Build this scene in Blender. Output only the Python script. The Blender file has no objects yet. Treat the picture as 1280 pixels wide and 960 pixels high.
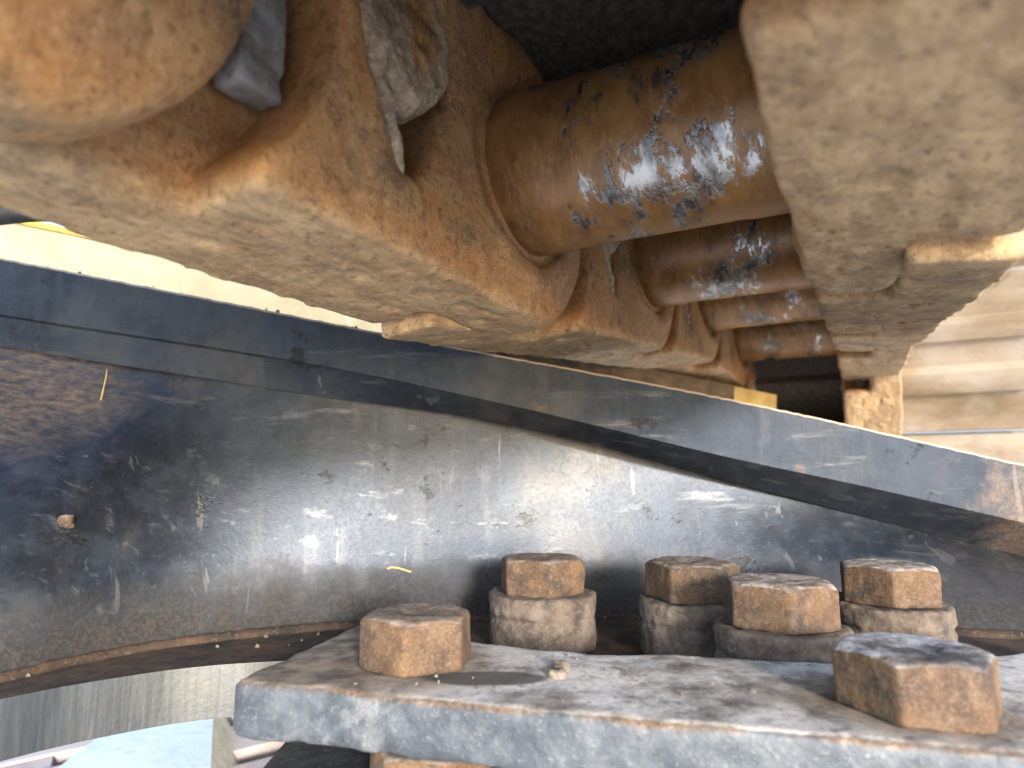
import bpy, bmesh, math, random
import numpy as np
from mathutils import Matrix, Vector
random.seed(4)
SC = bpy.context.scene
COL = SC.collection
R = math.radians

# ------------------------------------------------------------------ camera, sky, sun, exposure
EYE = 0.42                                       # camera height above the ground, metres
cam_d = bpy.data.cameras.new('camera')
cam = bpy.data.objects.new('camera', cam_d); COL.objects.link(cam)
cam.location = (0, 0, EYE); cam.rotation_euler = (R(90), 0, 0)
cam_d.sensor_width = 36; cam_d.lens = 36 * 820 / 1280
cam_d.clip_start = 0.005; cam_d.clip_end = 400
cam_d.dof.use_dof = True; cam_d.dof.focus_distance = 0.33; cam_d.dof.aperture_fstop = 10
SC.camera = cam
SC.cycles.max_bounces = 7; SC.cycles.diffuse_bounces = 4; SC.cycles.glossy_bounces = 3

TO_SUN = Vector((0.275, -0.905, 0.300)).normalized()
ELEV = math.asin(TO_SUN.z); ROT = math.atan2(TO_SUN.x, TO_SUN.y)
wd = bpy.data.worlds.new('World'); SC.world = wd; wd.use_nodes = True
wn = wd.node_tree.nodes; wl = wd.node_tree.links
sky = wn.new('ShaderNodeTexSky'); sky.sky_type = 'NISHITA'; sky.sun_disc = False
sky.sun_elevation = ELEV; sky.sun_rotation = ROT; sky.air_density = 1.0; sky.dust_density = 1.0
wl.new(sky.outputs[0], wn['Background'].inputs[0]); wn['Background'].inputs[1].default_value = 0.15
sun_d = bpy.data.lights.new('sun', 'SUN'); sun_d.energy = 1.5; sun_d.angle = R(8.0); sun_d.color = (1, 0.95, 0.88)
sun = bpy.data.objects.new('sun', sun_d); COL.objects.link(sun); sun.location = (0, 0, 5)
sun.rotation_euler = TO_SUN.to_track_quat('Z', 'Y').to_euler()
SC.view_settings.view_transform = 'Standard'; SC.view_settings.look = 'None'
SC.view_settings.exposure = 2.25; SC.view_settings.gamma = 1.0; SC.view_settings.use_curve_mapping = False

# ------------------------------------------------------------------ frames
# chain frame: d along the chain away from the camera, l to the right, u up (world axes)
def W(c): return Vector((c[0], c[2], c[1]))      # right, up, forward -> world
D = W((430, -20, 820)).normalized()
L = W((1564, 120, -820)).normalized()
U = L.cross(D).normalized()
O = Vector((0, 0, EYE))
TC = -0.0745                                     # lateral centre of the chain
def chain_mat(s, v, ang):
    """local x along the link, y to the left, z up; ang = pitch of the link, positive drops away from the camera"""
    x = D * math.cos(ang) - U * math.sin(ang); z = U * math.cos(ang) + D * math.sin(ang); y = -L
    p = O + D * s + L * TC + U * v
    m = Matrix.Identity(4)
    for i in range(3):
        m[i][0], m[i][1], m[i][2], m[i][3] = x[i], y[i], z[i], p[i]
    return m
# bracket frame: x right, y forward, z square to the bolted plate
nb = math.hypot(1, 0.1463)
FU = W((0, 1 / nb, 0.1463 / nb)); FF = W((0, -0.1463 / nb, 1 / nb)); FX = Vector((1, 0, 0))
FM = Matrix.Identity(4)
for i in range(3):
    FM[i][0], FM[i][1], FM[i][2], FM[i][3] = FX[i], FF[i], FU[i], O[i]

# ------------------------------------------------------------------ object helpers
def tag(o, label=None, cat=None, group=None, kind=None):
    if label: o['label'] = label
    if cat: o['category'] = cat
    if group: o['group'] = group
    if kind: o['kind'] = kind
    return o
def link_obj(name, me, mat=None, parent=None, smooth=True, m=None):
    if mat is not None and not me.materials: me.materials.append(mat)
    if smooth is True:
        me.polygons.foreach_set('use_smooth', [True] * len(me.polygons))
    o = bpy.data.objects.new(name, me); COL.objects.link(o)
    if m is not None: o.matrix_world = m
    if parent is not None: o.parent = parent
    return o
def empty(name, m, size=0.02):
    o = bpy.data.objects.new(name, None); COL.objects.link(o); o.empty_display_size = size; o.matrix_world = m
    return o
def mesh_py(name, v, f):
    me = bpy.data.meshes.new(name); me.from_pydata([tuple(p) for p in v], [], [tuple(q) for q in f]); me.update(); return me
def bm_mesh(name, bm, bevel=0.0, seg=2):
    if bevel:
        es = [e for e in bm.edges if len(e.link_faces) == 2 and e.calc_face_angle(0) > R(25)]
        bmesh.ops.bevel(bm, geom=es, offset=bevel, segments=seg, profile=0.6, affect='EDGES', clamp_overlap=True)
    bmesh.ops.recalc_face_normals(bm, faces=bm.faces[:])
    me = bpy.data.meshes.new(name); bm.to_mesh(me); bm.free()
    return me
def box_bm(bm, lo, hi):
    vs = [bm.verts.new((x, y, z)) for x in (lo[0], hi[0]) for y in (lo[1], hi[1]) for z in (lo[2], hi[2])]
    for q in ((0,1,3,2),(4,6,7,5),(0,4,5,1),(2,3,7,6),(0,2,6,4),(1,5,7,3)): bm.faces.new([vs[i] for i in q])
def prism_bm(bm, poly, z0, z1):
    a = [bm.verts.new((x, y, z0)) for x, y in poly]; b = [bm.verts.new((x, y, z1)) for x, y in poly]
    n = len(poly); bm.faces.new(a[::-1]); bm.faces.new(b)
    for i in range(n): bm.faces.new((a[i], a[(i+1)%n], b[(i+1)%n], b[i]))
def shade(me, ang=35):
    me.polygons.foreach_set('use_smooth', [True] * len(me.polygons))
    me.set_sharp_from_angle(angle=R(ang))

# ---- signed distance modelling (forged and worn shapes), meshed with surface nets
def lattice(seed, n=32):
    return np.random.RandomState(seed).rand(n, n, n).astype(np.float32)
def vnoise(P, scale, seed):
    T = lattice(seed); n = T.shape[0]
    q = [p * scale for p in P]; i = [np.floor(a).astype(int) for a in q]; f = [a - b for a, b in zip(q, i)]
    f = [a * a * (3 - 2 * a) for a in f]; r = 0
    for dx in (0, 1):
        for dy in (0, 1):
            for dz in (0, 1):
                w = (f[0] if dx else 1 - f[0]) * (f[1] if dy else 1 - f[1]) * (f[2] if dz else 1 - f[2])
                r = r + w * T[(i[0]+dx) % n, (i[1]+dy) % n, (i[2]+dz) % n]
    return r * 2 - 1
def fbm(P, scale, seed, octs=3):
    r = 0; a = 1.0
    for k in range(octs):
        r = r + a * vnoise(P, scale * 2 ** k, seed + k); a *= 0.5
    return r
def smin(a, b, k):
    h = np.clip(0.5 + 0.5 * (b - a) / k, 0, 1); return b * (1 - h) + a * h - k * h * (1 - h)
def smax(a, b, k): return -smin(-a, -b, k)
def sd_box(P, c, h, r=0.0):
    q = [np.abs(p - cc) - (hh - r) for p, cc, hh in zip(P, c, h)]
    return np.sqrt(sum(np.maximum(a, 0) ** 2 for a in q)) + np.minimum(np.maximum(np.maximum(q[0], q[1]), q[2]), 0) - r
def sd_cyl_y(P, cx, cz, rad, y0, y1, r=0.0):
    a = np.sqrt((P[0]-cx)**2 + (P[2]-cz)**2) - rad + r; b = np.abs(P[1] - (y0+y1)/2) - (y1-y0)/2 + r
    return np.sqrt(np.maximum(a,0)**2 + np.maximum(b,0)**2) + np.minimum(np.maximum(a,b),0) - r
def sd_cyl_z(P, cx, cy, rad, z0, z1, r=0.0):
    return sd_cyl_y((P[0], P[2], P[1]), cx, cy, rad, z0, z1, r)
def surfnet(name, fn, lo, hi, h):
    ax = [np.arange(a - 2*h, b + 3*h, h) for a, b in zip(lo, hi)]
    P = np.meshgrid(*ax, indexing='ij'); F = fn(P); S = F < 0
    n = [len(a) for a in ax]
    cs = [S[i:n[0]-1+i, j:n[1]-1+j, k:n[2]-1+k] for i in (0,1) for j in (0,1) for k in (0,1)]
    cnt = sum(c.astype(np.int8) for c in cs); act = (cnt > 0) & (cnt < 8)
    idx = -np.ones(act.shape, int); idx[act] = np.arange(act.sum())
    ci = np.argwhere(act); acc = np.zeros((len(ci), 3)); num = np.zeros(len(ci))
    corners = [(i,j,k) for i in (0,1) for j in (0,1) for k in (0,1)]
    for a in corners:
        for d in range(3):
            if a[d]: continue
            b = list(a); b[d] = 1
            fa = F[ci[:,0]+a[0], ci[:,1]+a[1], ci[:,2]+a[2]]; fb = F[ci[:,0]+b[0], ci[:,1]+b[1], ci[:,2]+b[2]]
            m = (fa < 0) != (fb < 0); t = np.where(m, fa / np.where(m, fa - fb, 1), 0)
            p = np.array(a, float)[None] + t[:,None] * np.eye(3)[d][None]
            acc += p * m[:,None]; num += m
    V = (ci + acc / num[:,None]) * h + np.array([a[0] for a in ax])
    faces = []
    for d in range(3):
        e1, e2 = [(1,2),(2,0),(0,1)][d]
        sl0 = [slice(None)]*3; sl1 = [slice(None)]*3; sl0[d] = slice(0,-1); sl1[d] = slice(1,None)
        A = S[tuple(sl0)]; B = S[tuple(sl1)]; ed = np.argwhere(A != B)
        ed = ed[(ed[:,e1] > 0) & (ed[:,e2] > 0) & (ed[:,e1] < n[e1]-1) & (ed[:,e2] < n[e2]-1)]
        s = A[ed[:,0], ed[:,1], ed[:,2]]
        def cell(o1, o2):
            c = ed.copy(); c[:,e1] -= o1; c[:,e2] -= o2; return idx[c[:,0], c[:,1], c[:,2]]
        q = np.stack([cell(1,1), cell(0,1), cell(0,0), cell(1,0)], 1)
        q[~s] = q[~s][:, ::-1]; faces.append(q)
    Q = np.concatenate(faces); Q = Q[(Q >= 0).all(1)]
    me = bpy.data.meshes.new(name)
    me.vertices.add(len(V)); me.vertices.foreach_set('co', V.astype(np.float32).ravel())
    me.loops.add(len(Q)*4); me.loops.foreach_set('vertex_index', Q.astype(np.int32).ravel())
    me.polygons.add(len(Q)); me.polygons.foreach_set('loop_start', np.arange(0, len(Q)*4, 4, dtype=np.int32))
    me.polygons.foreach_set('use_smooth', np.ones(len(Q), bool))
    me.update(calc_edges=True); me.validate()
    return me

# ------------------------------------------------------------------ materials
class NT:
    def __init__(s, name):
        s.m = bpy.data.materials.new(name); s.m.use_nodes = True; s.t = s.m.node_tree; s.n = s.t.nodes; s.l = s.t.links
        s.b = s.n['Principled BSDF']; s._co = None
    def lk(s, a, b): s.l.new(a, b)
    def node(s, t, **kw):
        x = s.n.new(t)
        for k, v in kw.items(): setattr(x, k, v)
        return x
    def co(s, stretch=(1,1,1)):
        if s._co is None:
            tc = s.node('ShaderNodeTexCoord'); oi = s.node('ShaderNodeObjectInfo')
            mu = s.node('ShaderNodeMath', operation='MULTIPLY'); s.lk(oi.outputs['Random'], mu.inputs[0]); mu.inputs[1].default_value = 3.0
            ad = s.node('ShaderNodeVectorMath', operation='ADD'); s.lk(tc.outputs['Object'], ad.inputs[0]); s.lk(mu.outputs[0], ad.inputs[1])
            s._co = ad.outputs[0]; s.raw = tc.outputs['Object']
        if stretch == (1,1,1): return s._co
        v = s.node('ShaderNodeVectorMath', operation='MULTIPLY'); s.lk(s._co, v.inputs[0]); v.inputs[1].default_value = stretch
        return v.outputs[0]
    def noise(s, scale, detail=6, rough=0.6, stretch=(1,1,1), dist=0.0):
        x = s.node('ShaderNodeTexNoise'); s.lk(s.co(stretch), x.inputs['Vector'])
        x.inputs['Scale'].default_value = scale; x.inputs['Detail'].default_value = detail
        x.inputs['Roughness'].default_value = rough; x.inputs['Distortion'].default_value = dist
        return x.outputs['Fac']
    def ramp(s, f, a, b, va=0.0, vb=1.0):
        x = s.node('ShaderNodeMapRange'); x.clamp = True; s.lk(f, x.inputs[0])
        for i, v in enumerate((a, b, va, vb)): x.inputs[i+1].default_value = v
        return x.outputs[0]
    def math(s, op, a, b):
        x = s.node('ShaderNodeMath', operation=op)
        for i, v in enumerate((a, b)):
            if isinstance(v, (int, float)): x.inputs[i].default_value = v
            else: s.lk(v, x.inputs[i])
        return x.outputs[0]
    def mix(s, f, a, b):
        x = s.node('ShaderNodeMix', data_type='RGBA')
        if isinstance(f, (int, float)): x.inputs[0].default_value = f
        else: s.lk(f, x.inputs[0])
        for i, v in ((6, a), (7, b)):
            if isinstance(v, tuple): x.inputs[i].default_value = (*v, 1)
            else: s.lk(v, x.inputs[i])
        return x.outputs[2]
    def mixf(s, f, a, b):
        x = s.node('ShaderNodeMix', data_type='FLOAT')
        for i, v in ((0, f), (2, a), (3, b)):
            if isinstance(v, (int, float)): x.inputs[i].default_value = v
            else: s.lk(v, x.inputs[i])
        return x.outputs[0]
    def sep(s, vec=None):
        x = s.node('ShaderNodeSeparateXYZ')
        if vec is None: s.co(); vec = s.raw
        s.lk(vec, x.inputs[0]); return x.outputs
    def up(s):                                   # how much the surface faces the object's own +z
        tc = s.node('ShaderNodeTexCoord'); return s.sep(tc.outputs['Normal'])[2]
    def spots(s, scale, size, detail=2):         # sparse chips: 1 inside
        x = s.node('ShaderNodeTexVoronoi'); x.feature = 'F1'; s.lk(s.co(), x.inputs['Vector']); x.inputs['Scale'].default_value = scale
        d = s.math('ADD', x.outputs['Distance'], s.math('MULTIPLY', s.noise(scale*2.5, 4), 0.5))
        return s.ramp(d, size + 0.25, size + 0.33, 1, 0)
    def bump(s, items):
        h = None
        for f, k in items:
            v = s.math('MULTIPLY', f, k); h = v if h is None else s.math('ADD', h, v)
        x = s.node('ShaderNodeBump'); x.inputs['Strength'].default_value = 1.0; x.inputs['Distance'].default_value = 1.0
        s.lk(h, x.inputs['Height']); s.lk(x.outputs[0], s.b.inputs['Normal'])
    def out(s, col, rough, metal=0.0, spec=None):
        for k, v in (('Base Color', col), ('Roughness', rough), ('Metallic', metal)):
            if isinstance(v, tuple): s.b.inputs[k].default_value = (*v, 1)
            elif isinstance(v, (int, float)): s.b.inputs[k].default_value = v
            else: s.lk(v, s.b.inputs[k])
        if spec is not None: s.b.inputs['Specular IOR Level'].default_value = spec
        return s.m

def mat_link():
    t = NT('rusty_forging')
    big = t.noise(13, 4, 0.6); mid = t.noise(60, 6, 0.7); fine = t.noise(330, 4, 0.75); grit = t.noise(1100, 2, 0.7)
    c = t.mix(t.ramp(big, .40, .60), (.400, .185, .062), (.285, .158, .074))
    c = t.mix(t.ramp(mid, .47, .62, 0, .8), c, (.43, .255, .115))
    c = t.mix(t.ramp(t.noise(30, 6, .72), .55, .64, 0, .75), c, (.105, .066, .040))
    c = t.mix(t.ramp(fine, .54, .66, 0, .55), c, (.46, .30, .16))
    c = t.mix(t.ramp(fine, .46, .36, 0, .65), c, (.10, .055, .028))
    c = t.mix(t.ramp(grit, .56, .70, 0, .45), c, (.52, .38, .23))
    z = t.sep()[2]
    rail = t.ramp(t.math('ADD', z, t.math('MULTIPLY', mid, .010)), -.060, -.068, 0, 1)
    st = t.noise(85, 6, .72, stretch=(.4, 1, 1))
    rc = t.mix(t.ramp(st, .40, .60), (.245, .162, .090), (.43, .305, .172))
    rc = t.mix(t.ramp(t.noise(24, 6, .72), .52, .63, 0, .75), rc, (.135, .095, .062))
    rc = t.mix(t.ramp(fine, .56, .68, 0, .6), rc, (.46, .36, .23))
    rc = t.mix(t.ramp(fine, .45, .34, 0, .7), rc, (.085, .058, .038))
    rc = t.mix(t.ramp(grit, .56, .70, 0, .4), rc, (.50, .40, .27))
    c = t.mix(t.math('MULTIPLY', rail, .9), c, rc)
    c = t.mix(t.math('MULTIPLY', t.spots(46, -.06), .6), c, (.05, .05, .055))
    t.bump([(mid, .0013), (fine, .0008), (grit, .00025)])
    return t.out(c, t.ramp(mid, .3, .7, .6, .9), 0.0, .3)
def mat_bushing(name='worn_bushing_steel', dull=0.0):
    t = NT(name)
    mid = t.noise(34, 5, .7, stretch=(.8, 1.5, .8)); fine = t.noise(260, 4, .75, stretch=(.5, 1.4, .5))
    patch = t.noise(22, 6, .72, stretch=(.8, 1.3, .8), dist=.1)
    y = t.sep()[1]
    # rubbed band in the middle of the barrel where the sprocket teeth run
    band = t.ramp(t.math('ABSOLUTE', t.math('ADD', y, .004), 0), .052, .026, 0, 1)
    wsum = t.math('ADD', t.math('ADD', patch, t.math('MULTIPLY', band, .16)), t.math('MULTIPLY', t.math('SUBTRACT', fine, .5), .16))
    worn = t.ramp(wsum, .638+dull, .690+dull, 0, 1)
    c = t.mix(t.ramp(mid, .36, .64), (.16, .075, .028), (.31, .160, .055))
    c = t.mix(t.ramp(fine, .52, .68, 0, .5), c, (.38, .225, .095))
    c = t.mix(t.ramp(t.noise(46, 5, .72, stretch=(.7, 1.5, .7)), .58, .64, 0, .85), c, (.042, .040, .042))
    c = t.mix(worn, c, t.mix(t.ramp(mid, .45, .6), (.13, .128, .128), (.46, .455, .45)))
    t.bump([(mid, .0004), (fine, .00018), (worn, -.0003)])
    return t.out(c, t.mixf(worn, t.ramp(fine, .3, .7, .28, .42), t.ramp(fine, .3, .7, .17, .30)), t.mixf(worn, .15, .9))
def mat_shoe():
    t = NT('dusty_track_shoe')
    mid = t.noise(16, 7, .65, stretch=(1, .35, 1)); fine = t.noise(220, 5, .7)
    c = t.mix(t.ramp(mid, .38, .62), (.14, .105, .070), (.24, .20, .15))
    c = t.mix(t.ramp(t.noise(9, 5, .6), .45, .7, 0, .6), c, (.35, .34, .33))
    c = t.mix(t.ramp(t.noise(40, 7, .7), .58, .72, 0, .7), c, (.20, .10, .045))
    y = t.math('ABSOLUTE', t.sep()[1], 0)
    gr = t.ramp(t.math('ADD', y, t.math('MULTIPLY', mid, .03)), .135, .115, 0, .95)        # darker in the middle, between the rails
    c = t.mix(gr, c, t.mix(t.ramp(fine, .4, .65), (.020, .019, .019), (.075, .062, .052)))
    t.bump([(mid, .001), (fine, .0004)])
    return t.out(c, .8, 0, .3)
def mat_scale(name='black_mill_scale', brown_at=None, warm=0.0, r0=.27, metal=.72, lift=1.0):
    t = NT(name)
    big = t.noise(8, 5, .65); mid = t.noise(45, 6, .7); fine = t.noise(420, 4, .75); grit = t.noise(1300, 2, .7)
    scr = t.noise(110, 4, .7, stretch=(.10, 1, .8), dist=.3); drip = t.noise(60, 5, .7, stretch=(1, 1, .12))
    c = t.mix(t.ramp(big, .38, .62), (.015, .020, .030), (.030, .039, .056))
    c = t.mix(t.ramp(mid, .46, .64, 0, .6), c, (.050, .062, .084))
    c = t.mix(t.ramp(drip, .54, .68, 0, .45), c, (.058, .064, .076))
    c = t.mix(t.ramp(scr, .59, .70, 0, .6), c, (.13, .135, .145))
    scr2 = t.noise(75, 3, .6, stretch=(.9, 1, .08), dist=.8); c = t.mix(t.ramp(scr2, .66, .70, 0, .5), c, (.16, .16, .165))
    c = t.mix(t.ramp(fine, .60, .72, 0, .5), c, (.12, .117, .115))
    c = t.mix(t.math('MULTIPLY', t.spots(70, -.10), .9), c, (.010, .010, .011))
    chips = t.math('MULTIPLY', t.spots(30, -.11), .7)
    c = t.mix(chips, c, (.16, .080, .036))
    blot = t.ramp(t.noise(36, 6, .76, stretch=(.8, 1, 1)), .60, .66, 0, .85)               # dark flaked blotches
    c = t.mix(blot, c, (.016, .015, .015))
    film = t.ramp(t.noise(6, 6, .68), .50, .68, 0, .7)                       # thin film of dried dust
    c = t.mix(t.math('MULTIPLY', film, t.ramp(mid, .35, .6, .3, 1)), c, (.080, .075, .070))
    rustz = t.ramp(t.noise(10, 6, .75, dist=.4), .60, .68, 0, .8 if warm else .4)
    rustz = t.math('MULTIPLY', rustz, t.ramp(fine, .38, .6))
    c = t.mix(rustz, c, (.17, .095, .05))
    rough = t.math('ADD', t.ramp(mid, .3, .7, r0, r0+.14), t.math('MULTIPLY', t.ramp(fine, .5, .75), .12))
    c = t.mix(1.0 - 1.0/lift, c, (.075, .072, .068)) if lift > 1 else c
    if brown_at:
        x = t.sep()
        d = t.math('ADD', t.math('POWER', t.math('MULTIPLY', t.math('SUBTRACT', x[0], brown_at[0]), 1/brown_at[2]), 2), t.math('POWER', t.math('MULTIPLY', t.math('SUBTRACT', x[2], brown_at[1]), 1/brown_at[3]), 2))
        k = t.ramp(t.math('ADD', d, t.math('MULTIPLY', t.noise(30, 6, .7), 1.2)), 1.55, .75, 0, .85)
        g = t.ramp(t.noise(300, 6, .75, stretch=(.4,1,1)), .40, .68)
        c = t.mix(k, c, t.mix(g, (.045, .035, .028), (.22, .15, .10)))
        metal = t.mixf(k, metal, 0.0)
        low = t.ramp(t.math('ADD', x[2], t.math('MULTIPLY', t.noise(34, 6, .74), .055)), -.022, -.052, 0, .9)      # grime packed along the foot
        c = t.mix(low, c, t.mix(t.ramp(fine, .42, .62), (.013, .012, .012), (.042, .034, .029))); metal = t.mixf(low, metal, 0.0); rough = t.mixf(low, rough, .85)
    if warm:
        xe = t.sep()[0]; en = t.math('MULTIPLY', t.ramp(t.math('ADD', xe, t.math('MULTIPLY', t.noise(24, 6, .75), .16)), .385, .425), .6)
        c = t.mix(en, c, t.mix(t.ramp(fine, .4, .62), (.10, .062, .042), (.24, .165, .115))); metal = t.mixf(en, metal, 0.0)     # worn rusty end
    if warm:                                                                # dust lying along the top rim
        u = t.up(); dd = t.ramp(t.math('ADD', u, t.math('MULTIPLY', t.math('SUBTRACT', fine, .5), .8)), .35, .65)
        c = t.mix(dd, c, (.42, .33, .26)); metal = t.mixf(dd, metal, 0.0); rough = t.mixf(dd, rough, .9)
    t.bump([(mid, .00013), (fine, .00010), (scr, .00010), (chips, -.0003), (blot, -.00015), (grit, .00005)])
    return t.out(c, rough, metal)
def mat_plate():
    t = NT('dusty_bolted_plate')
    big = t.noise(20, 6, .65); mid = t.noise(75, 8, .7); fine = t.noise(420, 5, .75)
    c = t.mix(t.ramp(big, .35, .65), (.045, .055, .07), (.085, .098, .118))
    c = t.mix(t.ramp(mid, .46, .68, 0, .7), c, (.15, .165, .185))
    c = t.mix(t.ramp(fine, .56, .72, 0, .5), c, (.32, .31, .30))
    u = t.up()
    n2 = t.math('ADD', u, t.math('MULTIPLY', t.math('SUBTRACT', mid, .5), .6))
    dust = t.mix(t.ramp(fine, .35, .7), (.46, .425, .395), (.71, .68, .645))
    dust = t.mix(t.ramp(t.noise(30, 7, .75, stretch=(.7, 1.3, 1)), .55, .64, 0, .6), dust, (.28, .265, .26))
    dust = t.mix(t.ramp(t.noise(160, 5, .75), .56, .66, 0, .75), dust, (.13, .12, .115))
    x = t.sep()[0]
    brown = t.ramp(t.math('ADD', x, t.math('MULTIPLY', big, .06)), .018, -.022, 0, .88)
    dust = t.mix(brown, dust, t.mix(t.ramp(mid, .4, .62), (.065, .045, .034), (.28, .205, .14)))
    c = t.mix(t.ramp(n2, .78, .98), c, dust)
    edge = t.math('MULTIPLY', t.ramp(n2, .15, .5), t.ramp(n2, 1.0, .85))
    edge = t.math('MULTIPLY', edge, t.ramp(t.noise(28, 5, .72), .34, .54))
    c = t.mix(t.math('MULTIPLY', edge, .85), c, t.mix(t.ramp(fine, .4, .62), (.085, .055, .036), (.22, .145, .09)))
    grime = t.math('MULTIPLY', t.ramp(t.noise(17, 6, .72), .48, .58, 0, .85), t.ramp(u, .6, .9))
    c = t.mix(grime, c, t.mix(t.ramp(mid, .4, .6), (.10, .085, .075), (.30, .255, .215)))
    chip = t.math('MULTIPLY', t.math('MULTIPLY', t.ramp(t.noise(55, 6, .75), .53, .60), t.ramp(t.noise(9, 3), .45, .6)), .38)
    c = t.mix(t.math('MULTIPLY', chip, t.ramp(u, .5, .2)), c, (.34, .345, .35))
    for bx, by, br_ in ((-.0382, .276, .034), (.1305, .224, .038)):           # rust bled from the two bolts
        dd = t.math('ADD', t.math('POWER', t.math('MULTIPLY', t.math('SUBTRACT', t.sep()[0], bx), 1/br_), 2), t.math('POWER', t.math('MULTIPLY', t.math('SUBTRACT', t.sep()[1], by), 1/br_), 2))
        ring = t.math('MULTIPLY', t.ramp(t.math('ADD', dd, t.math('MULTIPLY', t.noise(50, 5, .72), 1.0)), 1.6, .9, 0, .75), t.ramp(u, .6, .9))
        c = t.mix(ring, c, t.mix(t.ramp(mid, .4, .6), (.075, .050, .034), (.27, .19, .125)))
    # oil stain soaked into the dust beside the left bolt
    xx = t.sep()
    d = t.math('ADD', t.math('POWER', t.math('MULTIPLY', t.math('SUBTRACT', xx[0], -.011), 1/.026), 2), t.math('POWER', t.math('MULTIPLY', t.math('SUBTRACT', xx[1], .2560), 1/.009), 2))
    oil = t.math('MULTIPLY', t.ramp(t.math('ADD', d, t.math('MULTIPLY', t.noise(60, 4, .6), .9)), 1.45, 1.05), t.ramp(u, .6, .9))
    c = t.mix(t.math('MULTIPLY', oil, .9), c, (.055, .05, .048))
    t.bump([(mid, .0009), (fine, .0004)])
    return t.out(c, t.mixf(t.ramp(n2, .5, .9), t.ramp(mid, .3, .7, .34, .55), .85), t.mixf(t.ramp(n2, .3, .8), .45, 0.0))
def mat_machined():
    t = NT('machined_edge_steel')
    s1 = t.noise(420, 4, .6, stretch=(1, 1, .05)); mid = t.noise(60, 7, .7); fine = t.noise(350, 5, .75)
    c = t.mix(t.ramp(s1, .30, .70), (.070, .078, .088), (.098, .107, .118))
    u = t.up()
    c = t.mix(t.ramp(mid, .55, .72, 0, .5), c, (.12, .11, .10))
    c = t.mix(t.math('MULTIPLY', t.spots(150, -.06), .8), c, (.05, .05, .05))
    top = t.ramp(u, .4, .7)
    c = t.mix(top, c, t.mix(t.ramp(mid, .4, .6), (.022, .017, .015), (.095, .058, .036)))
    t.bump([(s1, .00008), (fine, .00008), (mid, .00012)])
    return t.out(c, t.mixf(top, t.ramp(s1, .3, .7, .33, .40), .85), t.mixf(top, .92, 0))
def mat_bolt(name, dust=.5, oil=0.0, tint=1.0):
    t = NT(name)
    big = t.noise(38, 4, .68); mid = t.noise(120, 5, .74); fine = t.noise(800, 3, .78)
    c = t.mix(t.ramp(big, .40, .60), (.072*tint, .045*tint, .031*tint), (.150*tint, .083*tint, .043*tint))
    c = t.mix(t.ramp(mid, .48, .62, 0, .75), c, (.175*tint, .112*tint, .070*tint))
    c = t.mix(t.ramp(t.noise(58, 5, .76), .52, .62, 0, .85), c, (.042, .033, .027))
    c = t.mix(t.ramp(fine, .54, .70, 0, .4), c, (.26, .195, .145))
    c = t.mix(t.ramp(fine, .45, .35, 0, .6), c, (.040, .028, .020))
    u = t.ramp(t.math('ADD', t.up(), t.math('MULTIPLY', t.math('SUBTRACT', mid, .5), .9)), .45, .90)
    d = t.mix(t.ramp(t.noise(140, 4, .76), .42, .58), (.17, .125, .095), (.44, .39, .35))
    c = t.mix(t.math('MULTIPLY', u, dust), c, d)
    if oil:
        k = t.math('MULTIPLY', u, t.ramp(t.noise(45, 4, .7), .36, .52, .4, oil))
        c = t.mix(k, c, t.mix(t.ramp(t.noise(55, 5, .74), .44, .58), (.045, .043, .052), (.42, .42, .46)))
    t.bump([(mid, .0006), (fine, .00025)])
    return t.out(c, .78, 0, .35)
def mat_simple(name, a, b, scale=40, rough=.8, fleck=None, bump=.001, metal=0.0, stretch=(1,1,1)):
    t = NT(name); n = t.noise(scale, 7, .68, stretch=stretch); f = t.noise(scale*7, 5, .72, stretch=stretch)
    c = t.mix(t.ramp(n, .36, .64), a, b)
    if fleck: c = t.mix(t.ramp(f, .55, .70, 0, .8), c, fleck)
    t.bump([(n, bump), (f, bump*.4)])
    return t.out(c, rough, metal, .4)
def mat_pinend():
    t = NT('mud_caked_pin_end')
    mid = t.noise(48, 6, .72); fine = t.noise(330, 4, .76)
    c = t.mix(t.ramp(mid, .40, .60), (.22, .155, .102), (.40, .31, .215))
    c = t.mix(t.ramp(fine, .52, .66, 0, .7), c, (.54, .45, .34))
    c = t.mix(t.ramp(fine, .45, .34, 0, .7), c, (.07, .055, .045))
    x = t.sep()
    d = t.math('ADD', t.math('POWER', t.math('MULTIPLY', t.math('SUBTRACT', x[0], .126), 1/.011), 2), t.math('POWER', t.math('MULTIPLY', t.math('SUBTRACT', x[2], .018), 1/.020), 2))
    k = t.ramp(t.math('ADD', d, t.math('MULTIPLY', mid, 1.4)), 1.9, 1.2, 0, .9)
    c = t.mix(k, c, t.mix(t.ramp(fine, .4, .6), (.20, .10, .035), (.34, .18, .065)))
    t.bump([(mid, .0018), (fine, .0008)])
    return t.out(c, .92, 0, .3)
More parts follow.
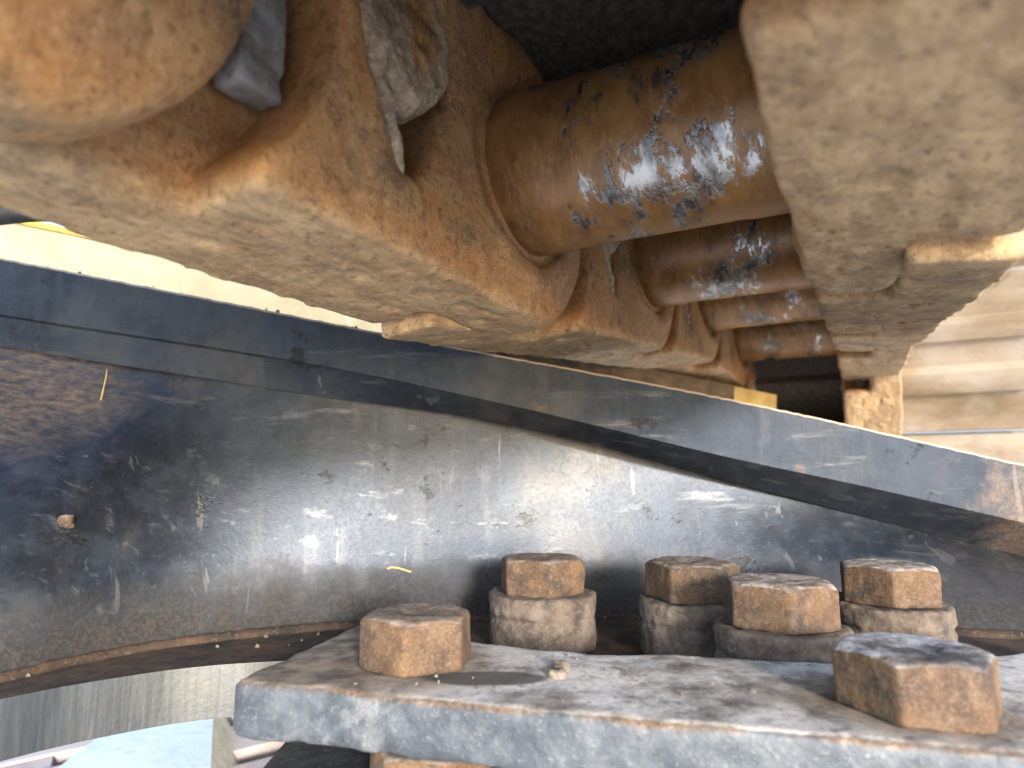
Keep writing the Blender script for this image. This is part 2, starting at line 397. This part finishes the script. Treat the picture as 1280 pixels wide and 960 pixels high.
M = dict(
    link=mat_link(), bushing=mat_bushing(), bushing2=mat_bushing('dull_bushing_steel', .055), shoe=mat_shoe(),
    flange=mat_scale('flange_mill_scale', warm=1.0, r0=.55), web=mat_scale('web_mill_scale', brown_at=(-.315, .055, .09, .05), r0=.34, metal=.62, lift=1.05), plate=mat_plate(), machined=mat_machined(),
    boltA=mat_bolt('rusty_bolt', .4, 0, .86), boltD=mat_bolt('dark_rusty_bolt', .45, 0, .72), boltB=mat_bolt('dusty_rusty_bolt', .85, 0, .84), boltC=mat_bolt('oily_rusty_bolt', .7, .9, .95),
    collar=mat_simple('grimy_collar', (.060, .046, .037), (.19, .145, .112), 75, .92, (.25, .205, .17), .0012),
    mud=mat_simple('caked_mud', (.15, .115, .085), (.30, .245, .19), 60, .95, (.46, .41, .35), .002),
    pinend=mat_pinend(),
    nut=mat_simple('bare_nut_steel', (.16, .145, .13), (.40, .40, .41), 45, .6, (.12, .09, .07), .0012, .3),
    ground=mat_simple('pale_ground', (.62, .59, .55), (.74, .72, .69), 6, .95, (.4, .37, .34), .004),
    yellow=mat_simple('faded_yellow_paint', (.215, .18, .105), (.285, .255, .175), 4, .6, (.33, .305, .235), .0004),
    trim=mat_simple('strong_yellow_paint', (.70, .40, .02), (.78, .47, .04), 30, .45, (.5, .3, .05), .0004),
    bar_sunlit=mat_simple('sunlit_bar_yellow', (.34, .22, .07), (.48, .34, .13), 40, .8, (.2, .13, .06), .001),  # sunlight on the bar's end, put into the colour
    rubber=mat_simple('black_rubber', (.012, .012, .012), (.03, .03, .03), 60, .6, None, .0006),
    dark=mat_simple('dark_greasy_steel', (.018, .018, .019), (.05, .048, .046), 60, .6, (.16, .15, .14), .0015),
    timber=mat_simple('dusty_timber', (.045, .030, .020), (.13, .085, .05), 30, .9, (.22, .15, .09), .002, 0, (.2, 1, 1)),
    block=mat_simple('pale_blue_block', (.44, .51, .62), (.54, .60, .70), 12, .9, (.38, .43, .5), .002),
    blockside=mat_simple('sandy_block_side', (.40, .32, .22), (.55, .46, .34), 60, .95, (.25, .2, .15), .002),
    brick=mat_simple('pinkish_steel_grid', (.33, .27, .25), (.45, .38, .36), 18, .85, (.5, .42, .38), .001),
    straw=mat_simple('straw', (.50, .36, .14), (.62, .48, .22), 200, .8, None, .0003),
)

# ------------------------------------------------------------------ setting: the ground
g = mesh_py('ground', [(-150, -150, 0), (150, -150, 0), (150, 150, 0), (-150, 150, 0)], [(0, 1, 2, 3)])
tag(link_obj('ground', g, M['ground']), kind='structure')

# ------------------------------------------------------------------ crawler track
P = 0.22; HG = 0.0605; RB = 0.0392               # pitch, half the gap between the rails, bushing radius
def link_sdf(X):
    x, y, z = X                                  # y = 0 on the inner face of the bushing end, grows outboard
    bush = sd_cyl_y(X, P, -.002, .0745, 0, .033, .010)
    bush = smin(bush, sd_box(X, (.160, .0165, -.012), (.060, .0165, .076), .003), .005)
    pin = sd_cyl_y(X, 0, 0, .060, .031, .063, .005)
    pin = smin(pin, sd_box(X, (.045, .047, -.016), (.060, .016, .076), .003), .006)
    foot = sd_box(X, (.040, .0470, -.070), (.085, .0160, .022), .003)
    body = sd_box(X, (.118, .031, -.012), (.060, .031, .078), .003)
    d = smin(smin(smin(bush, pin, .005), body, .005), foot, .004)
    d = smax(d, -sd_cyl_y(X, 0, 0, .0855, -.05, .030), .004)      # clearance for the neighbour's boss
    d = smax(d, -sd_cyl_y(X, P, -.004, .0790, .035, .2), .004)
    # flat worn rail, a little lower on the outboard side
    d = smax(d, -(z + .0715 + .11 * y), .0025)
    # raised collar round the bushing with a groove, tear-shaped opening for the shoe bolt
    ring = np.sqrt((np.sqrt((x-P)**2 + z**2) - .053)**2 + (y-.002)**2) - .0055
    d = smin(d, ring, .010)
    gro = np.sqrt((np.sqrt((x-P)**2 + z**2) - .0415)**2 + y**2) - .003
    d = smax(d, -gro, .003)
    wx = (x - .1255) / .0300; wz = (z - .008) / .0480
    win = (np.sqrt(np.abs(wx + .10*np.maximum(-wz, 0))**2 * (1 + 1.3*np.maximum(-wz, 0)) + np.abs(wz)**2) - 1) * .028
    d = smax(d, -np.maximum(win, y - .047), .007)
    # shallow forged hollow between the opening and the boss
    dip = np.sqrt((x-.162)**2 + ((y+.150)/1.0)**2 + ((z-.01)/1.6)**2) - .1535
    d = smax(d, -np.maximum(dip, .135 - x), .010)
    d = d + .0005 * fbm(X, 36, 5, 2) + .0004 * fbm(X, 170, 9, 2)
    low = np.clip((-z - .062) / .008, 0, 1) * np.clip((.026 - np.abs(y - .031)) / .006, 0, 1)       # pits and short cracks worn into the rail
    pit = vnoise((x*55, y*150, z*55), 1.0, 61); pit2 = vnoise((x*140, y*190, z*140), 1.0, 71)
    return d + low * (.0028 * np.clip(pit - .60, 0, .4) / .4 + .0022 * np.clip(pit2 - .55, 0, .4) / .4)
link_me = surfnet('track_link', link_sdf, (-.068, -.006, -.084), (P+.078, .072, .074),   .0019)
link_me.materials.append(M['link'])
def mirrored(me, name):
    m2 = me.copy(); m2.name = name
    m2.transform(Matrix.Diagonal((1, -1, 1, 1))); m2.flip_normals(); return m2
link_r_me = mirrored(link_me, 'track_link_right')
def mud_sdf(X):
    x, y, z = X
    d = sd_cyl_y(X, .1185, .014, .0300, -.001, .05, .008)                      # round worn end under the dirt
    d = smin(d, sd_box(X, (.106, .026, .022), (.013, .018, .034), .010), .008)
    w = np.clip((z + .045) / .04, 0, 1)
    d = smin(d, np.sqrt(((x-.1030-.0150*(1-w))*1.7)**2 + ((y-.005)*1.1)**2 + (np.abs(z+.016)/3.6)**2) - .0085, .004)
    return d + .0013 * fbm(X, 75, 21, 3) + .0008 * fbm(X, 260, 31, 2)
mud_me = surfnet('packed_mud', mud_sdf, (.075, -.012, -.056), (.16, .06, .07), .0014); mud_me.materials.append(M['pinend'])
mud_r_me = mirrored(mud_me, 'packed_mud_right')
def bushing_me():
    n, rows, vs, fs = 96, 0, [], []
    prof = [(-.0655, .0375)] + [(-.062 + .124*k/24, RB - (.0006 if 4 < k < 20 else 0)) for k in range(25)] + [(.0655, .0375)]
    for y, r in prof:
        for k in range(n):
            a = 2*math.pi*k/n; vs.append((r*math.cos(a), y, r*math.sin(a)))
    for i in range(len(prof)-1):
        for k in range(n): fs.append((i*n+k, i*n+(k+1)%n, (i+1)*n+(k+1)%n, (i+1)*n+k))
    fs.append(tuple(range(n))); fs.append(tuple((len(prof)-1)*n+k for k in range(n))[::-1])
    me = mesh_py('bushing', vs, fs); me.flip_normals(); shade(me, 40); me.materials.append(M['bushing']); return me
bush_me = bushing_me(); bush2_me = bush_me.copy(); bush2_me.materials.clear(); bush2_me.materials.append(M['bushing2'])
def shoe_me():
    # profile along x (chain direction): lip, flat, grouser bar on the outer face, curled overlap edge
    top = [(-.012, .078), (.010, .080), (.030, .078), (.055, .078), (.061, .118), (.073, .118), (.079, .078), (.150, .078), (.205, .076), (.226, .066), (.236, .056)]
    bot = [(.229, .050), (.216, .060), (.200, .0645), (.168, .0645), (.164, .0530), (.128, .0530), (.124, .0645), (.080, .0645), (.077, .0540), (.050, .0540), (.047, .0645), (.035, .0645), (.022, .066), (.012, .068), (-.010, .068)]
    pr = top + bot; n = len(pr); ys = [-.284, -.283, -.15, 0, .15, .283, .284]
    vs = []; fs = []
    for j, y in enumerate(ys):
        k = .992 if j in (0, len(ys)-1) else 1
        for x, z in pr: vs.append(((x-.11)*k+.11, y, (z-.072)*k+.072))
    for j in range(len(ys)-1):
        for i in range(n): fs.append((j*n+i, j*n+(i+1)%n, (j+1)*n+(i+1)%n, (j+1)*n+i))
    fs.append(tuple(range(n))[::-1]); fs.append(tuple((len(ys)-1)*n+i for i in range(n)))
    bm = bmesh.new(); mm = mesh_py('track_shoe', vs, fs); bm.from_mesh(mm)
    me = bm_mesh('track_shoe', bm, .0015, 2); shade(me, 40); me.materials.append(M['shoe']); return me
shoe = shoe_me()
def tab_me():
    def f(X):
        d = sd_box(X, (.001, 0, .010), (.0085, .006, .034), .002)
        return d + .0010*fbm(X, 120, 91, 3)
    me = surfnet('retainer_tab', f, (-.012, -.009, -.028), (.012, .009, .048), .0011); me.materials.append(M['nut']); return me
tab = tab_me()
I = Matrix.Identity(4); T = Matrix.Translation
def make_section(m, label, worn=True):
    t = empty('track_section', m); tag(t, label, 'track section', 'sections of the crawler track overhead')
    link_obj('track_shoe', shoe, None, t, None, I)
    for me, mud, s in ((link_me, mud_me, 1), (link_r_me, mud_r_me, -1)):
        k = link_obj('track_link', me, None, t, None, T((0, s*HG, 0)))
        link_obj('packed_mud', mud, None, k, None, I)
        link_obj('retainer_tab', tab, None, k, None, T((.069, s*.022, -.010)))
    link_obj('bushing', bush_me if worn else bush2_me, None, t, None, T((P, 0, 0)) @ Matrix.Rotation(R(random.uniform(0, 360)), 4, 'Y'))
    for o in t.children_recursive: o.matrix_parent_inverse = I
    return t
pins = [(-.142, .188), (.071, .1425), (.290, .1185), (.510, .1205), (.730, .1220)]
for a in (6, 52, 84):
    s, v = pins[-1]; pins.append((s + P*math.cos(R(a)), v - P*math.sin(R(a))))
labels = ['nearest rusty track section with a blurred round boss, top left corner',
          'rusty track section with the mud packed opening and the largest bushing',
          'second rusty track section, its shorter bushing just below the largest one',
          'third rusty track section, its small shaded bushing behind the second one',
          'fourth rusty track section, last flat one before the chain turns down',
          'tilted track section where the chain bends down behind the blue flange',
          'track section hanging upright at the far end of the chain']
for i in range(len(pins)-1):
    (s0, v0), (s1, v1) = pins[i], pins[i+1]
    a = math.atan2(v0-v1, s1-s0)
    if i == 0: s1, v1 = .054, .1385                      # the nearest joint is worn: the section sits a little further back
    make_section(chain_mat(s1 - P*math.cos(a), v1 + P*math.sin(a), a), labels[i], i < 2)

# ------------------------------------------------------------------ black steel bracket (flange, web, base)
br = empty('steel_bracket', FM); tag(br, 'dark blue-black welded steel bracket with sloping flange and wide web', 'bracket')
def loft(name, rings, closed=True):
    n = len(rings[0]); vs = [p for r in rings for p in r]; fs = []
    for j in range(len(rings)-1):
        for i in range(n if closed else n-1): fs.append((j*n+i, (j+1)*n+i, (j+1)*n+(i+1)%n, j*n+(i+1)%n))
    if closed: fs.append(tuple(range(n))); fs.append(tuple((len(rings)-1)*n+i for i in range(n))[::-1])
    return mesh_py(name, vs, fs)
def lerp(a, b, t): return a + (b-a)*t
def interp(x, pts):
    for (x0, y0), (x1, y1) in zip(pts, pts[1:]):
        if x <= x1 or (x1, y1) == pts[-1]:
            return lerp(y0, y1, (x-x0)/(x1-x0))
def smooth_curve(pts):
    # Catmull-Rom through (x, y) points
    def f(x):
        k = max(i for i in range(len(pts)-1) if pts[i][0] <= x or i == 0)
        p0 = pts[max(k-1, 0)]; p1 = pts[k]; p2 = pts[k+1]; p3 = pts[min(k+2, len(pts)-1)]
        t = (x-p1[0])/(p2[0]-p1[0]); h = p2[0]-p1[0]
        m1 = (p2[1]-p0[1])/(p2[0]-p0[0])*h; m2 = (p3[1]-p1[1])/(p3[0]-p1[0])*h
        return (2*t**3-3*t*t+1)*p1[1]+(t**3-2*t*t+t)*m1+(-2*t**3+3*t*t)*p2[1]+(t**3-t*t)*m2
    return f
K = 1.536
def sc(pts): return smooth_curve([(a*K, b*K) for a, b in pts])
ftop = sc([(-.32, .1140), (-.2185, .0946), (-.0444, .0608), (.099, .0338), (.2185, .0074), (.30, -.011)])
fbot = sc([(-.32, .0860), (-.2185, .0689), (-.0864, .0483), (0, .0304), (.0888, .0094), (.153, -.0043), (.2100, -.0172), (.30, -.038)])
cbot = sc([(-.32, .0745), (-.2185, .0565), (-.0864, .0365), (0, .0240), (.125, -.0075), (.215, -.0300), (.30, -.0515)])
ff = lambda x: .418 + .020*(x+.335)/.67
fset = lambda x: lerp(.003, .035, min(1, max(0, (x+.22)/.46)))
bow = smooth_curve([(-.60, 0), (-.30, .0), (-.14, .002), (-.06, .008), (0, .016), (.05, .018), (.10, .014), (.16, .006), (.22, .0), (.5, .0)])
def flange_mesh():
    rings = []
    for k in range(241):
        x = lerp(-.48, .45, k/240); f = ff(x); a, b, c = ftop(x), fbot(x), cbot(x); e = .0016
        w = random.uniform(-.00025, .00025)
        rings.append([(x, f+.060, a+.002), (x, f+e, a+w), (x, f, a-e+w), (x, f, b+e), (x, f+e, b), (x, f+fset(x), c), (x, f+.060, c+.004)])
    me = loft('flange', rings); bm = bmesh.new(); bm.from_mesh(me); me2 = bm_mesh('flange', bm); shade(me2, 30); return me2
link_obj('flange', flange_mesh(), M['flange'], br, None, I)
wb = smooth_curve([(-.50, .10), (-.30, .262), (-.238, .321), (-.221, .3526), (-.1965, .3835), (-.162, .408), (-.122, .428), (-.06, .449), (0, .464), (.05, .468), (.10, .462), (.16, .447), (.25, .420), (.36, .392), (.46, .37)])
BASE = -.092
def web_mesh():
    rings = []
    for k in range(121):
        x = lerp(-.40, .44, k/120); top = cbot(x)+.004; f1 = ff(x)+fset(x)+.004+bow(x); f0 = wb(x); r = []
        for j in range(31):
            t = j/30; e = t*t*(3-2*t)*.55 + .45*t
            r.append((x, lerp(f0, f1, e), lerp(BASE, top, t)))
        back = [(p[0], p[1]+.02, p[2]) for p in r[::-1]]
        rings.append(r+back)
    me = loft('web', rings); bm = bmesh.new(); bm.from_mesh(me); me2 = bm_mesh('web', bm); shade(me2, 45); return me2
link_obj('web', web_mesh(), M['web'], br, None, I)
edge = [(-.36, .10), (-.30, .196), (-.26, .254), (-.2185, .296), (-.205, .3115), (-.1857, .3277), (-.166, .341), (-.1405, .351), (-.11, .357), (-.08, .358)]
def base_mesh():
    e = smooth_curve(edge); poly = [(lerp(-.36, -.08, k/50), e(lerp(-.36, -.08, k/50))) for k in range(51)]
    poly += [(-.04, .27), (.10, .235), (.44, .20), (.44, .52), (-.46, .52), (-.46, .10)]
    bm = bmesh.new(); prism_bm(bm, poly, BASE-.026, BASE-.0005); me = bm_mesh('base_plate', bm, .0012, 2); shade(me, 30); return me
link_obj('base_plate', base_mesh(), M['machined'], br, None, I)
# weld bead where web meets base
vs = []
def bead(fn, x0, x1, n, rad, zz):
    rings = []
    for k in range(n):
        x = lerp(x0, x1, k/(n-1)); y = fn(x) - rad*.3; rr = rad*(1+.05*math.sin(k*1.9)+.12*random.random())
        rings.append([(x, y-rr*math.cos(a), zz+rr*math.sin(a)) for a in [math.pi*q/6-.1 for q in range(7)]])
    return loft('weld_bead', rings)
link_obj('weld_bead', bead(wb, -.30, .36, 220, .0045, BASE-.001), mat_simple('weld_bead_rust', (.018, .014, .012), (.075, .045, .028), 60, .8, (.16, .11, .07), .0012), br, True, I)
for o in br.children: o.matrix_parent_inverse = I

# ------------------------------------------------------------------ bolted plate in the foreground
PT = -.0725
def plate_mesh():
    poly = [(-.1026, .2555), (-.099, .2520), (-.0555, .2406), (.0152, .2200), (.1371, .1881), (.30, .147), (.30, .31), (.208, .290), (.138, .2770), (.09, .2850), (.0375, .2930), (.0, .3040), (-.0183, .3142), (-.045, .341), (-.066, .366), (-.0735, .368)]
    # worn through the same distance field: dinged, rounded rims
    A2 = np.array(poly)
    def f(X):
        x, y, z = X; x2 = x[:, :, 0]; y2 = y[:, :, 0]; best = np.full(x2.shape, 1e9); sgn = np.ones(x2.shape)
        n = len(A2)
        for k in range(n):
            a, b = A2[k], A2[k-1]; e = b-a; wx_, wy_ = x2-a[0], y2-a[1]
            h = np.clip((wx_*e[0]+wy_*e[1])/(e@e), 0, 1); best = np.minimum(best, (wx_-e[0]*h)**2+(wy_-e[1]*h)**2)
            c1 = y2 >= a[1]; c2 = y2 < b[1]; c3 = e[0]*wy_ > e[1]*wx_
            flip = (c1 & c2 & c3) | (~c1 & ~c2 & ~c3); sgn = np.where(flip, -sgn, sgn)
        d2 = (sgn*np.sqrt(best))[:, :, None]
        d = smax(d2, np.abs(z-(PT-.010))-.010, .0030)
        edge_ = np.exp(-np.abs(d2)/.006)
        return d + .00045*fbm(X, 45, 15, 2) + edge_*(.0005*fbm(X, 120, 17, 2) + .0012*np.clip(vnoise(X, 70, 19)-.35, 0, 1))
    me = surfnet('bolted_plate', f, (-.106, .145, PT-.0205), (.302, .372, PT+.0015), .0014)
    return me
pl = link_obj('bolted_plate', plate_mesh(), M['plate'], None, None, FM)
tag(pl, 'thick grey dusty steel plate in front carrying two washerless bolts', 'plate')

def bolt(x, y, z0, ac, hh, rot, seed, mat, label, collar=None, cone=.50):
    """hex head with worn corners; z0 = seat of the head"""
    t = empty('hex_bolt', FM @ T((x, y, z0))); tag(t, label, 'bolt', 'rusty hex bolts on the bracket')
    ap = ac/2*math.cos(math.pi/6)
    def head(X):
        a = -9.0
        for k in range(6):
            th = rot + math.pi/6 + k*math.pi/3
            a = X[0]*math.cos(th)+X[1]*math.sin(th)-ap if k == 0 else smax(a, X[0]*math.cos(th)+X[1]*math.sin(th)-ap, .0012)
        d = smax(a, np.abs(X[2]-hh/2)-hh/2, .0012)
        rr = np.sqrt(X[0]**2+X[1]**2)
        d = smax(d, (rr - ap*.97)*cone + (X[2]-hh), .0015)
        dish = np.sqrt(X[0]**2+X[1]**2+(X[2]-hh-.020)**2)-.0207
        d = smax(d, -dish, .002)
        return d + .00040*fbm(X, 95, seed, 2) + .0002*fbm(X, 420, seed+7, 2)
    s = ac/2+.003
    me = surfnet('head', head, (-s, -s, -.001), (s, s, hh+.002), .0008)
    link_obj('head', me, mat, t, None, I)
    if collar:
        rc, hc = collar
        def col(X):
            d = sd_cyl_z(X, 0, 0, rc, -hc, 0, .0022)
            gr = np.sqrt((np.sqrt(X[0]**2+X[1]**2)-rc)**2+(X[2]+.012)**2)-.0012
            d = smax(d, -gr, .002)
            return d + .0009*fbm(X, 55, seed+3, 2) + .0006*fbm(X, 260, seed+11, 2)
        s = rc+.003
        me = surfnet('spacer_collar', col, (-s, -s, -hc-.002), (s, s, .003), .0010)
        link_obj('spacer_collar', me, M['collar'], t, None, I)
    for o in t.children: o.matrix_parent_inverse = I
def facing(x, y, c):     # a corner turned c degrees from the line to the camera
    return math.atan2(-y, -x) + R(c)
def add_bolt(x, y, z0, ac, hh, c, *a, **k): bolt(x, y, z0, ac, hh, facing(x, y, c), *a, **k)
add_bolt(-.0382, .2760, PT, .0465, .0200, -13, 41, M['boltA'], 'low rusty hex bolt head beside the dark oil stain on the front plate')
add_bolt(.1305, .2240, PT, .0500, .0190, -10, 52, M['boltC'], 'largest hex bolt head, nearest at lower right, with oily grey top', cone=.5)
CT = -.0630
add_bolt(.0172, .3880, CT, .0510, .0195, 10, 63, M['boltA'], 'orange rusty hex bolt on the tallest collar, standing alone against the web', collar=(.0305, -BASE+CT+.0005))
add_bolt(.0981, .3690, CT, .0510, .0195, -25, 74, M['boltD'], 'brown hex bolt on a dark collar, half hidden behind the dusty middle bolt', collar=(.0292, -BASE+CT+.0005))
add_bolt(.1210, .3080, CT-.001, .0510, .0195, 10, 85, M['boltB'], 'dusty rust-red hex bolt on a low collar, second from the nearest bolt', collar=(.0292, -BASE+CT-.001+.0005))
add_bolt(.1986, .3580, CT, .0510, .0195, 5, 96, M['boltB'], 'dusty hex bolt on a collar directly behind the largest bolt', collar=(.0292, -BASE+CT+.0005))

# ------------------------------------------------------------------ small things round about
def FW(x, y, z): return FM @ Vector((x, y, z))
# dirt ridge on the plate
def ridge(X):
    d = sd_box(X, (0, 0, 0), (.0030, .0075, .0024), .0018)
    return d + .0010*fbm(X, 150, 77, 3) + .0006*fbm(X, 500, 80, 2)
tag(link_obj('dirt_lump', surfnet('dirt_lump', ridge, (-.010, -.024, -.005), (.010, .024, .007), .0008), M['mud'], None, None, FM @ T((.0175, .262, PT+.0005)) @ Matrix.Rotation(R(-12), 4, 'Z')),
    'pale lump of dried dirt across the front plate', 'dirt')
# crumbs along the flange rim and plate
cv, cf = [], []
def crumb(p, r):
    b = len(cv)
    for q in ((1,0,0),(-1,0,0),(0,1,0),(0,-1,0),(0,0,1),(0,0,-1)):
        k = r*random.uniform(.6, 1.3); cv.append((p[0]+q[0]*k, p[1]+q[1]*k, p[2]+q[2]*k))
    for f in ((0,2,4),(2,1,4),(1,3,4),(3,0,4),(2,0,5),(1,2,5),(3,1,5),(0,3,5)): cf.append(tuple(b+i for i in f))
for k in range(70):
    x = random.uniform(-.33, .33); crumb((x, ff(x)+random.uniform(.001, .02), ftop(x)+.0006), random.choice([.0006, .0008, .0011, .0017]))
for k in range(45):
    x = random.uniform(-.09, .2); y = lerp(.2555-.262*(x+.1), .29, random.random()); crumb((x, y, PT+.0002), random.choice([.0003, .0004, .0005, .0009]))
for k in range(30):
    x = random.uniform(-.24, .25); crumb((x, wb(x)-random.uniform(.004, .05), BASE), random.uniform(.0005, .0016))
o = link_obj('dirt_crumbs', mesh_py('dirt_crumbs', cv, cf), M['mud'], None, False, FM); tag(o, 'scattered dirt crumbs on the bracket and plate', 'dirt', kind='stuff')

def tube(name, pts, rad, mat, n=10):
    rings = []; pts = [Vector(p) for p in pts]
    for i, p in enumerate(pts):
        d = (pts[min(i+1, len(pts)-1)] - pts[max(i-1, 0)]).normalized(); a = d.orthogonal().normalized(); b = d.cross(a)
        r = rad if not callable(rad) else rad(i/(len(pts)-1))
        rings.append([p + a*r*math.cos(2*math.pi*k/n) + b*r*math.sin(2*math.pi*k/n) for k in range(n)])
    return link_obj(name, loft(name, rings), mat)
def at(px, py, z): return Vector(((px-640)/820*z, z, (480-py)/820*z + EYE))
# straws stuck to the web
FI = FM.inverted()
def web_f(x, h):
    t = (h-BASE)/(cbot(x)+.004-BASE); e = t*t*(3-2*t)*.55 + .45*t
    return lerp(wb(x), ff(x)+fset(x)+.004+bow(x), e)
def on_web(px, py, lift=.0006):
    z = .2
    while z < .6:
        p = at(px, py, z); q = FI @ p
        if q.y >= web_f(q.x, q.z) - lift: return p
        z += .0005
    return p
tag(tube('straw_piece', [on_web(484, 711), on_web(490, 709), on_web(498, 710), on_web(514, 715)], .0007, M['straw'], 6), 'short yellow straw lying on the web above the left bolt', 'straw')
tag(tube('straw_piece', [on_web(134, 462), on_web(133, 470), on_web(130, 484), on_web(126, 500)], .0005, M['straw'], 6), 'thin curved straw stuck upright on the dark web, far left', 'straw')
def clod(X): return np.sqrt(X[0]**2 + (X[1]*1.6)**2 + (X[2]*1.2)**2) - .0048 + .0018*fbm(X, 220, 301, 3)
tag(link_obj('rust_flake', surfnet('rust_flake', clod, (-.008, -.008, -.008), (.008, .008, .008), .0007), M['boltA'], None, None, T(on_web(82, 652))), 'small brown rust flake stuck to the dark web at far left', 'rust flake')
# pale yellow machine panel beyond the gap, with its bright yellow top edge
bm = bmesh.new()
A = at(-260, 222, .62); B = at(540, 386, 1.05); dirv = (B-A); nrm = Vector((dirv.y, -dirv.x, 0)).normalized()
yp = empty('yellow_panel', T(A)); tag(yp, 'pale yellow sunlit machine panel glimpsed through the gap under the chain', 'machine panel')
def slab(name, a, b, zlo, zhi, thick, mat, par, off=0.0, bev=.002):
    bm = bmesh.new(); nn = Vector((b.y-a.y, -(b.x-a.x), 0)).normalized()
    P4 = [a+nn*off, b+nn*off, b+nn*(off-thick), a+nn*(off-thick)]
    lo = [bm.verts.new((p.x-A.x, p.y-A.y, p.z-A.z+zlo)) for p in P4]; hi = [bm.verts.new((p.x-A.x, p.y-A.y, p.z-A.z+zhi)) for p in P4]
    bm.faces.new(lo[::-1]); bm.faces.new(hi)
    for i in range(4): bm.faces.new((lo[i], lo[(i+1)%4], hi[(i+1)%4], hi[i]))
    me = bm_mesh(name, bm, bev, 2); shade(me, 35); o = link_obj(name, me, mat, par, None, I); o.matrix_parent_inverse = I; return o
slab('panel_sheet', A, B, -.22, 0, .01, M['yellow'], yp)
slab('top_edge', A, B, .0005, .007, .014, M['trim'], yp, .004, .001)
# black hose at the far left of the gap
tag(tube('rubber_hose', [at(-120, 285, .50), at(-30, 272, .50), at(20, 266, .50), at(60, 264, .51), at(110, 240, .53)], .008, M['rubber'], 14), 'black rubber hose at the left end of the gap', 'hose')
# dusty timber under the chain
def timber(t0, t1):
    a0, b0 = at(540, 417, .545), at(952, 497, .92); a = (b0-a0)*t0; b = (b0-a0)*t1; d = (b-a).normalized(); s = d.cross(Vector((0,0,1))).normalized(); u = s.cross(d)
    bm = bmesh.new(); vs = []
    for p in (a, b):
        for q, w in ((-1,-1),(1,-1),(1,1),(-1,1)): vs.append(bm.verts.new(p + s*q*.022 + u*(w*.010-.006)))
    for f in ((3,2,1,0),(4,5,6,7),(0,1,5,4),(1,2,6,5),(2,3,7,6),(3,0,4,7)): bm.faces.new([vs[i] for i in f])
    me = bm_mesh('timber_bar', bm, .003, 2); shade(me, 35); return me
tb = empty('wooden_bar', T(at(540, 417, .545))); tag(tb, 'dark brown bar with a yellow end lying behind the flange', 'bar')
for nm, t0, t1, mt in (('bar_body', 0, .799, M['timber']), ('sunlit_end', .800, 1, M['bar_sunlit'])):  # sun and shade along the bar coloured in as yellow end and dark body
    o = link_obj(nm, timber(t0, t1), mt, tb, None, I); o.matrix_parent_inverse = I
# greasy block and rusty stud below the plate
bm = bmesh.new(); box_bm(bm, (-.104, .262, BASE-.12), (.26, .36, BASE-.027)); me = bm_mesh('support_block', bm, .003, 2); shade(me, 35)
tag(link_obj('support_block', me, M['dark'], None, None, FM), 'black greasy steel block under the front plate', 'block')
def stud(X):
    a = -9.0
    for k in range(6):
        th = .4 + k*math.pi/3; a = np.maximum(a, X[0]*math.cos(th)+X[1]*math.sin(th)-.0195)
    d = smax(a, np.abs(X[2]+.011)-.011, .002); return d + .0005*fbm(X, 130, 8, 3)
tag(link_obj('hex_nut', surfnet('hex_nut', stud, (-.026, -.026, -.024), (.026, .026, .002), .001), M['boltA'], None, None, FM @ T((-.030, .2545, PT-.0205))), 'rusty hex nut under the front plate, cut by the picture edge', 'nut')
# pale block and slotted steel grid lying on the ground, lower left
def ground_at(px, py, h): z = (EYE-h)/((py-480)/820); return at(px, py, z)
h = .07; q = [ground_at(40, 985, h), ground_at(262, 985, h), ground_at(268, 868, h), ground_at(190, 868, h)]
vs = [tuple(p) for p in q] + [(p.x + (.035 if i in (1,2) else -.01), p.y, .001) for i, p in enumerate(q)]
pb = empty('pale_block', T((q[1].x-.05, q[1].y, 0))); tag(pb, 'pale blue-white block with sandy right side on the ground, lower left', 'block')
off = Vector((q[1].x-.05, q[1].y, 0))
bm = bmesh.new(); bv = [bm.verts.new(Vector(v)-off) for v in vs]
for f in ((0,1,2,3),(4,7,6,5),(0,4,5,1),(1,5,6,2),(2,6,7,3),(3,7,4,0)): bm.faces.new([bv[i] for i in f])
me = bm_mesh('block_body', bm, .006, 3); shade(me, 35); me.materials.append(M['block']); me.materials.append(M['blockside'])
for p in me.polygons: p.material_index = 0 if p.normal.z > .8 else 1
o = link_obj('block_body', me, None, pb, None, I); o.matrix_parent_inverse = I
gp = ground_at(20, 925, .03); gr = empty('slotted_grid', T((gp.x, gp.y, 0)) @ Matrix.Rotation(R(28), 4, 'Z')); tag(gr, 'pinkish brown slotted steel grid on the ground in the lower left corner', 'grid')
def gbox(lo, hi):
    bm = bmesh.new(); box_bm(bm, lo, hi); me = bm_mesh('grid_bar', bm, .003, 2); shade(me, 35)
    o = link_obj('grid_bar', me, M['brick'], gr, None, I); o.matrix_parent_inverse = I
for k in range(6): gbox((-.35, -.22+k*.085, .002), (.35, -.22+k*.085+.055, .03))
for k in range(5): gbox((-.30+k*.14, -.24, .004), (-.30+k*.14+.06, .27, .0275))
